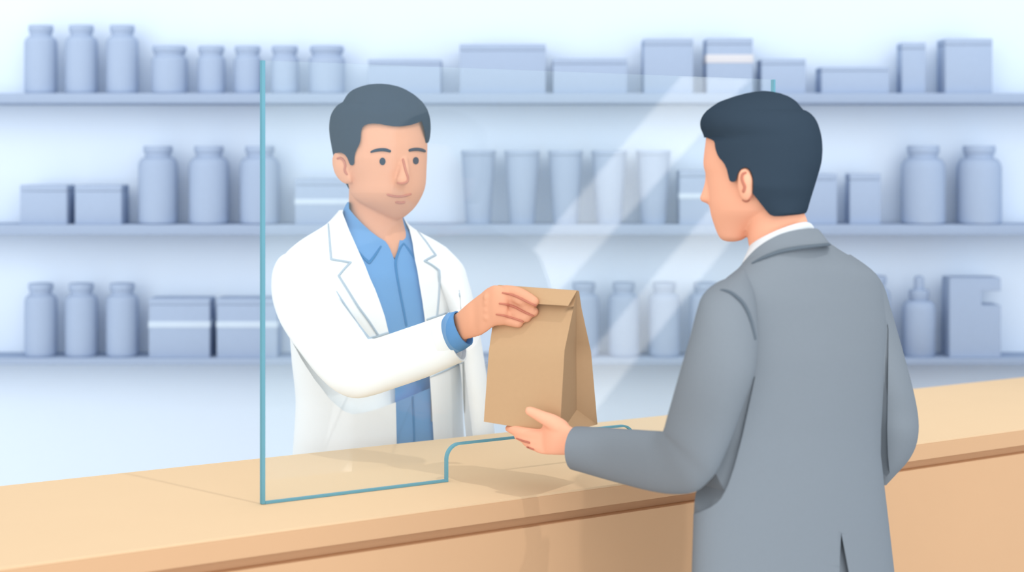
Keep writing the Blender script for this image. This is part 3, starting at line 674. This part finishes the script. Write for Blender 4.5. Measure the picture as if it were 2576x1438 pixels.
AL = [(1835,697,2.375,1885,668,2.40,.030),(1800,712,2.36,1890,700,2.37,.045),(1768,741,2.33,1900,745,2.34,.052),(1753,780,2.31,1906,820,2.31,.054),(1736,845,2.30,1905,890,2.29,.054),(1716,915,2.30,1896,948,2.28,.054),(1697.5,980,2.31,1872,1014,2.28,.053),(1680.5,1040,2.33,1842,1098,2.29,.052),(1669,1081,2.345,1809,1175,2.30,.051),
      (1662,1083.5,2.36,1784,1209,2.31,.050),(1651,1083,2.375,1748,1237,2.325,.048),(1632,1082,2.40,1695,1242.5,2.36,.046),(1600,1080,2.43,1638,1235,2.40,.044),(1555,1077,2.47,1570,1218,2.455,.042),(1505,1074,2.51,1508,1201,2.505,.040),(1468,1072,2.54,1464,1188,2.535,.038,.01),(1450,1072,2.553,1442,1181.5,2.55,.037,.016)]
AR = [(2100,640,2.50,2140,640,2.51,.03),(2120,675,2.52,2192,677,2.54,.050),(2140,720,2.54,2222,716,2.56,.056),(2155,775,2.55,2241,775,2.57,.058),(2165,850,2.56,2262.5,850,2.58,.058),(2175,920,2.56,2282,920,2.58,.058),(2182,985,2.57,2298.5,985,2.58,.057),(2186,1040,2.58,2309,1040,2.59,.056),(2188,1085,2.59,2311,1085,2.59,.055),(2190,1125,2.60,2303,1125,2.60,.053),(2194,1160,2.61,2284,1160,2.61,.050),(2202,1190,2.615,2257,1190,2.615,.040),(2212,1220,2.62,2229,1220,2.62,.018)]
cp = [(1365,1062,2.615,1362,1139,2.615,.0125),(1376,1050,2.600,1376,1143,2.600,.0145),(1392,1046,2.587,1392,1144,2.587,.0155),(1411,1054,2.580,1410,1144,2.580,.017),(1433,1070,2.570,1431,1144,2.570,.019),(1452,1080,2.560,1450,1144,2.560,.020),(1480,1086,2.545,1478,1150,2.545,.021)]
cpalm = loft_mesh(cp, 3)
def path(L): return tube_mesh([W(x, y, d_) for x, y, d_, r in L], [px_r(r, d_) for x, y, d_, r in L], 14, 3)
cth = path([(1412,1076,2.578,22),(1390,1061,2.583,20),(1367,1050,2.590,16.5),(1347,1040,2.598,14),(1332,1033,2.604,12)])
cfi = [path([(1385,1094,2.605,15),(1345,1092,2.622,15),(1312,1086.5,2.645,14),(1291,1080.5,2.668,12),(1279,1077,2.69,9)]),
       path([(1388,1110,2.602,13),(1352,1109,2.616,12.5),(1322,1103,2.635,11.5),(1302,1097,2.655,9.5)]),
       path([(1390,1124,2.600,12),(1360,1123,2.612,11.5),(1336,1118,2.625,10.5),(1322,1112,2.64,9)]),
       path([(1392,1134,2.600,9.5),(1368,1133,2.608,9.5),(1352,1129,2.618,8.5),(1341,1125,2.625,7.5)])]
cc = Vector((xpx(1990, qd), qd)); cl = [(cc.x-.070, cc.y-.03), (cc.x+.066, cc.y+.07)]
cf = -pf
elb = Vector(((xpx(2222, 2.6)), 2.60, zpx(1105, 2.6))); hand_t = Vector((xpx(2080, 2.66), 2.70, 1.10))
cbody = fuse('body', [loft_mesh(fr, 1), cnose, cear, cneck, ccore, midtube(AL, [.024]*6+[.018]*(len(AL)-9), 3), midtube(AR, .022, 3, 9), tube_mesh([W(1990, 740, 2.46), W(1900, 760, 2.39), W(1832, 800, 2.31)], [.04, .028, .024]), tube_mesh([W(1990, 740, 2.46), W(2110, 750, 2.52), W(2200, 778, 2.565)], [.04, .026, .022]),
    tube_mesh([elb, hand_t], [.026, .02]), cpalm, cth]+cfi+hidden_hand(hand_t, (hand_t-elb), Vector((0, 0, 1)), Vector((0, -1, 0)))+legs(cl, 0, .84, .06)+foot(cl, cf), .0026, 'skin_b', cus, 4)
ctree = bvh([cbody])
strokes('ear_fold', [[(1875.5,434,3.2),(1868.5,438,3.8),(1866.5,449,3.8),(1870,461,3.8),(1873.5,470,3.8),(1870.5,481,4)],[(1869.5,503,2.8),(1878,506,3.4),(1886,499,3.2),(1891.5,488,1.4)]], ctree, SKIN, cus, 2.38)
strokes('finger_crease', [[(1299,1102,1.4),(1314,1108,2.6),(1331,1113,2.6)],[(1325,1124,1.6),(1334,1127,2.6),(1341.5,1129.5,2.4)]], ctree, SKIN, cus, 2.62, .9)  # finger lines whose colour carries the shade between the fingers
# --- hair
GL_ = [(228.5,1915),(230,1900),(234,1878),(241,1852),(248,1831),(255,1811),(265,1795),(277,1779),(288,1769),(297,1764),(306,1761.3),(316,1761),(325,1763),(334,1767.5),(343,1772),(346,1769.5),(352,1764),(362,1757),(380,1750),(460,1748),(500,1790),(530,1850),(545,1900)]
GR_ = [(228.5,1925),(230,1940),(234,1962),(242.5,1985),(250,1997),(257,2005),(266,2013),(275.6,2020.5),(278,2028),(283,2037),(291,2046),(301,2053),(313,2058.5),(327,2063),(340,2066.3),(357,2068.5),(375,2069.3),(394,2068.5),(412,2066),(430,2061),(450,2055),(470,2049),(500,2039.5),(530,2031),(537,2026),(545,1990)]
def bg_(y, a, b): return min(.098, max(.004, (b-a)/2/F*2.47*1.06)) if y < 400 else .098-.022*max(0, y-470)/75
ch = mk('hair', *loft_mesh(rows(GL_, GR_, sorted(set(yspan(228.5, 545, 46)+[272, 275.6, 278, 281])), hd, bg_), 1), 'hair_b', cus, 35)
cop_ = [(1700,344),(1778,346),(1789,351),(1795,354),(1797.8,360),(1798.3,367),(1800,376),(1804,388),(1810,398),(1817,405.5),(1823,414),(1828,426),(1831,438),(1833.5,449),(1836,455),(1841,457.3),(1847,457.3),(1851.5,454.5),(1853,447),(1855,438),(1858.5,431),(1862,426),(1868.5,422),(1876,420.5),(1884,424),(1890,433),(1893.5,444),(1895,456),(1895,472),(1893.5,486.5),(1908,505),(1924,525.5),(1932,535),(1938,540.5),(1948,543.8),(1970,543.3),(1993,541.2),(2022,538),(2030,534),(2060,560),(2000,640),(1700,640)]
ch = cut(ch, [prism(cop_, 2.2, 2.75)])
# --- collars
mk('shirt_collar', *loft_mesh([(1884,622,2.45,2034,561,2.46,.064,0,-.0085),(1881,630,2.45,2040,563,2.46,.066,0,-.0085),(1872,650,2.44,2047,571,2.46,.067,0,-.0085),(1866,664,2.43,2049,580,2.46,.064,0,-.006)], 3, hollow=0), 'collar', cus)
# --- jacket
jac = mk('jacket_body', *loft_mesh(rows(TL_, TR_, yspan(612, 1800, 56, False), dB, lambda y, a, b: lerpt(tb, y)), 2), 'suit', cus)
guide = mk('guide', *loft_mesh([(1880,575,2.45,2050,520,2.46,.060,0,.008),(1862,640,2.44,2068,560,2.46,.068,0,.014),(1852,668,2.43,2080,575,2.46,.075,0,.016),(1851,680,2.42,2092,600,2.46,.085,0,.015),(1850,694,2.41,2106,626,2.465,.098,0,.012)], 4))
gtree = bvh([guide]); kill(guide)
jcol = patch('jacket_collar', cr([(1860,676),(1866,664),(1874,654),(1890,636),(1908,620),(1930,605),(1956,591.5),(1980,583),(2005,577.5),(2030,574.5),(2052,574.3),(2062,579.5),(2074,595),(2087.5,613),(2086,617.5),(2060,619),(2035,620.5),(2013,623),(1980,629),(1952,637),(1920,649),(1892,663),(1876,671)], 3, True), gtree, 2.39, .014, .006, 'suit', cus)
asl = mk('sleeve', *loft_mesh(AL, 3, hollow=.14, back=.012), 'suit', cus)
arr = mk('sleeve', *loft_mesh(AR, 3), 'suit', cus)
mk('forearm_sleeve', *tube_mesh([elb, elb+(hand_t-elb)*.5, elb+(hand_t-elb)*.86], [.036, .036, .034], 20), 'suit', cus)
jt = bvh([jac])
shade_groove2 = [(1745.7,1291.7),(1760,1288),(1772,1282.5),(1788,1275),(1803,1264.5),(1814,1253),(1823.7,1236),(1832,1218),(1839,1198),(1847,1174),(1854.5,1146.5),(1862,1118),(1870,1085),(1885,1015),(1893,978),(1899.7,945),(1880,960),(1840,1040),(1780,1150),(1700,1200),(1700,1292)]  # groove shaped into the jacket to put shade beside the arm
jac = carve(jac, shade_groove2, lambda y: .003+.013*max(0, y-945)/330, jt, 2.42, 2.0)
jt2 = bvh([jac, arr])
crease = [(2232.5,814),(2230,826),(2227.5,890),(2225,957),(2220,1020),(2215.5,1080),(2215,1141),(2219,1185),(2225,1226),(2240.5,1208),(2236,1170),(2233.5,1141),(2232,1080),(2233.5,1000),(2234.5,900),(2235,828)]  # narrow groove added so the line between jacket and arm falls into shade
at_ = bvh([arr])
cd1 = [hit(jt, x-6, y, 2.5)+.002+.008*(y-814)/410 for x, y in crease]; cd2 = [hit(at_, x, y, 2.57)+.002+.008*(y-814)/410 for x, y in crease]
jac = cut(jac, [prism(crease, 2.0, cd1)]); arr = cut(arr, [prism(crease, 2.0, cd2)])
vent = [(2116.3,1340),(2113.5,1390),(2111.6,1438),(2100,1900),(2220,1900),(2135,1438),(2126,1390)]
jac = carve(jac, vent, .014, jt, 2.4, 2.0)
jt = bvh([jac, asl, arr]+[jcol])
strokes('shoulder_seam', [[(1813,728.5,1.75),(1824,730,3.25),(1840,736.5,4.25),(1857,749.5,5.00),(1870,764,5.25),(1880,782,5.25),(1889,806,5.00),(1895,830,4.25),(1899.5,851,3.50)]], jt, 'suit_seam', cus, 2.3, .7)
strokes('collar_edge', [[(2086.5,614.5,3.75),(2060,617,4.25),(2013,622.5,5.00),(1975,629.5,5.25),(1952,635.5,5.00),(1920,647.5,4.25),(1892,661.5,2.00)]], jt, 'suit_seam', cus, 2.4, .7)
for x, y in cl:
    mk('trouser_leg', *tube_mesh([Vector((x, y, .85)), Vector((x, y, .5)), Vector((x, y+.005, .10))], [.075, .075, .070], 20), 'suit', cus)
    shoe(cus, Vector((x, y, 0))-cf*.07, cf)
# seams and features hang under the garment or the body they belong to
UNDER = {'body': ('nose', 'mouth', 'lower_lip', 'ear_fold', 'finger_crease', 'eye', 'eyebrow'),
         'shirt': ('placket_seam', 'shirt_cuff', 'collar_edge'), 'coat_body': ('sleeve', 'lapel_edge', 'sleeve_seam', 'armhole_seam'),
         'jacket_body': ('sleeve', 'forearm_sleeve', 'shoulder_seam', 'jacket_collar', 'collar_edge')}
base = lambda o: o.name.split('.')[0]
for t_ in (pha, cus):
    kids = list(t_.children)
    for host in kids:
        for o in kids:
            if base(host) in UNDER and base(o) in UNDER[base(host)]:
                o.parent = host; o.matrix_parent_inverse = Matrix.Identity(4)
for o in bpy.data.objects:
    if base(o) == 'coat_body': o.name = 'lab_coat'
    if base(o) == 'jacket_body': o.name = 'suit_jacket'
    if base(o) == 'forearm_sleeve': o.name = 'sleeve'
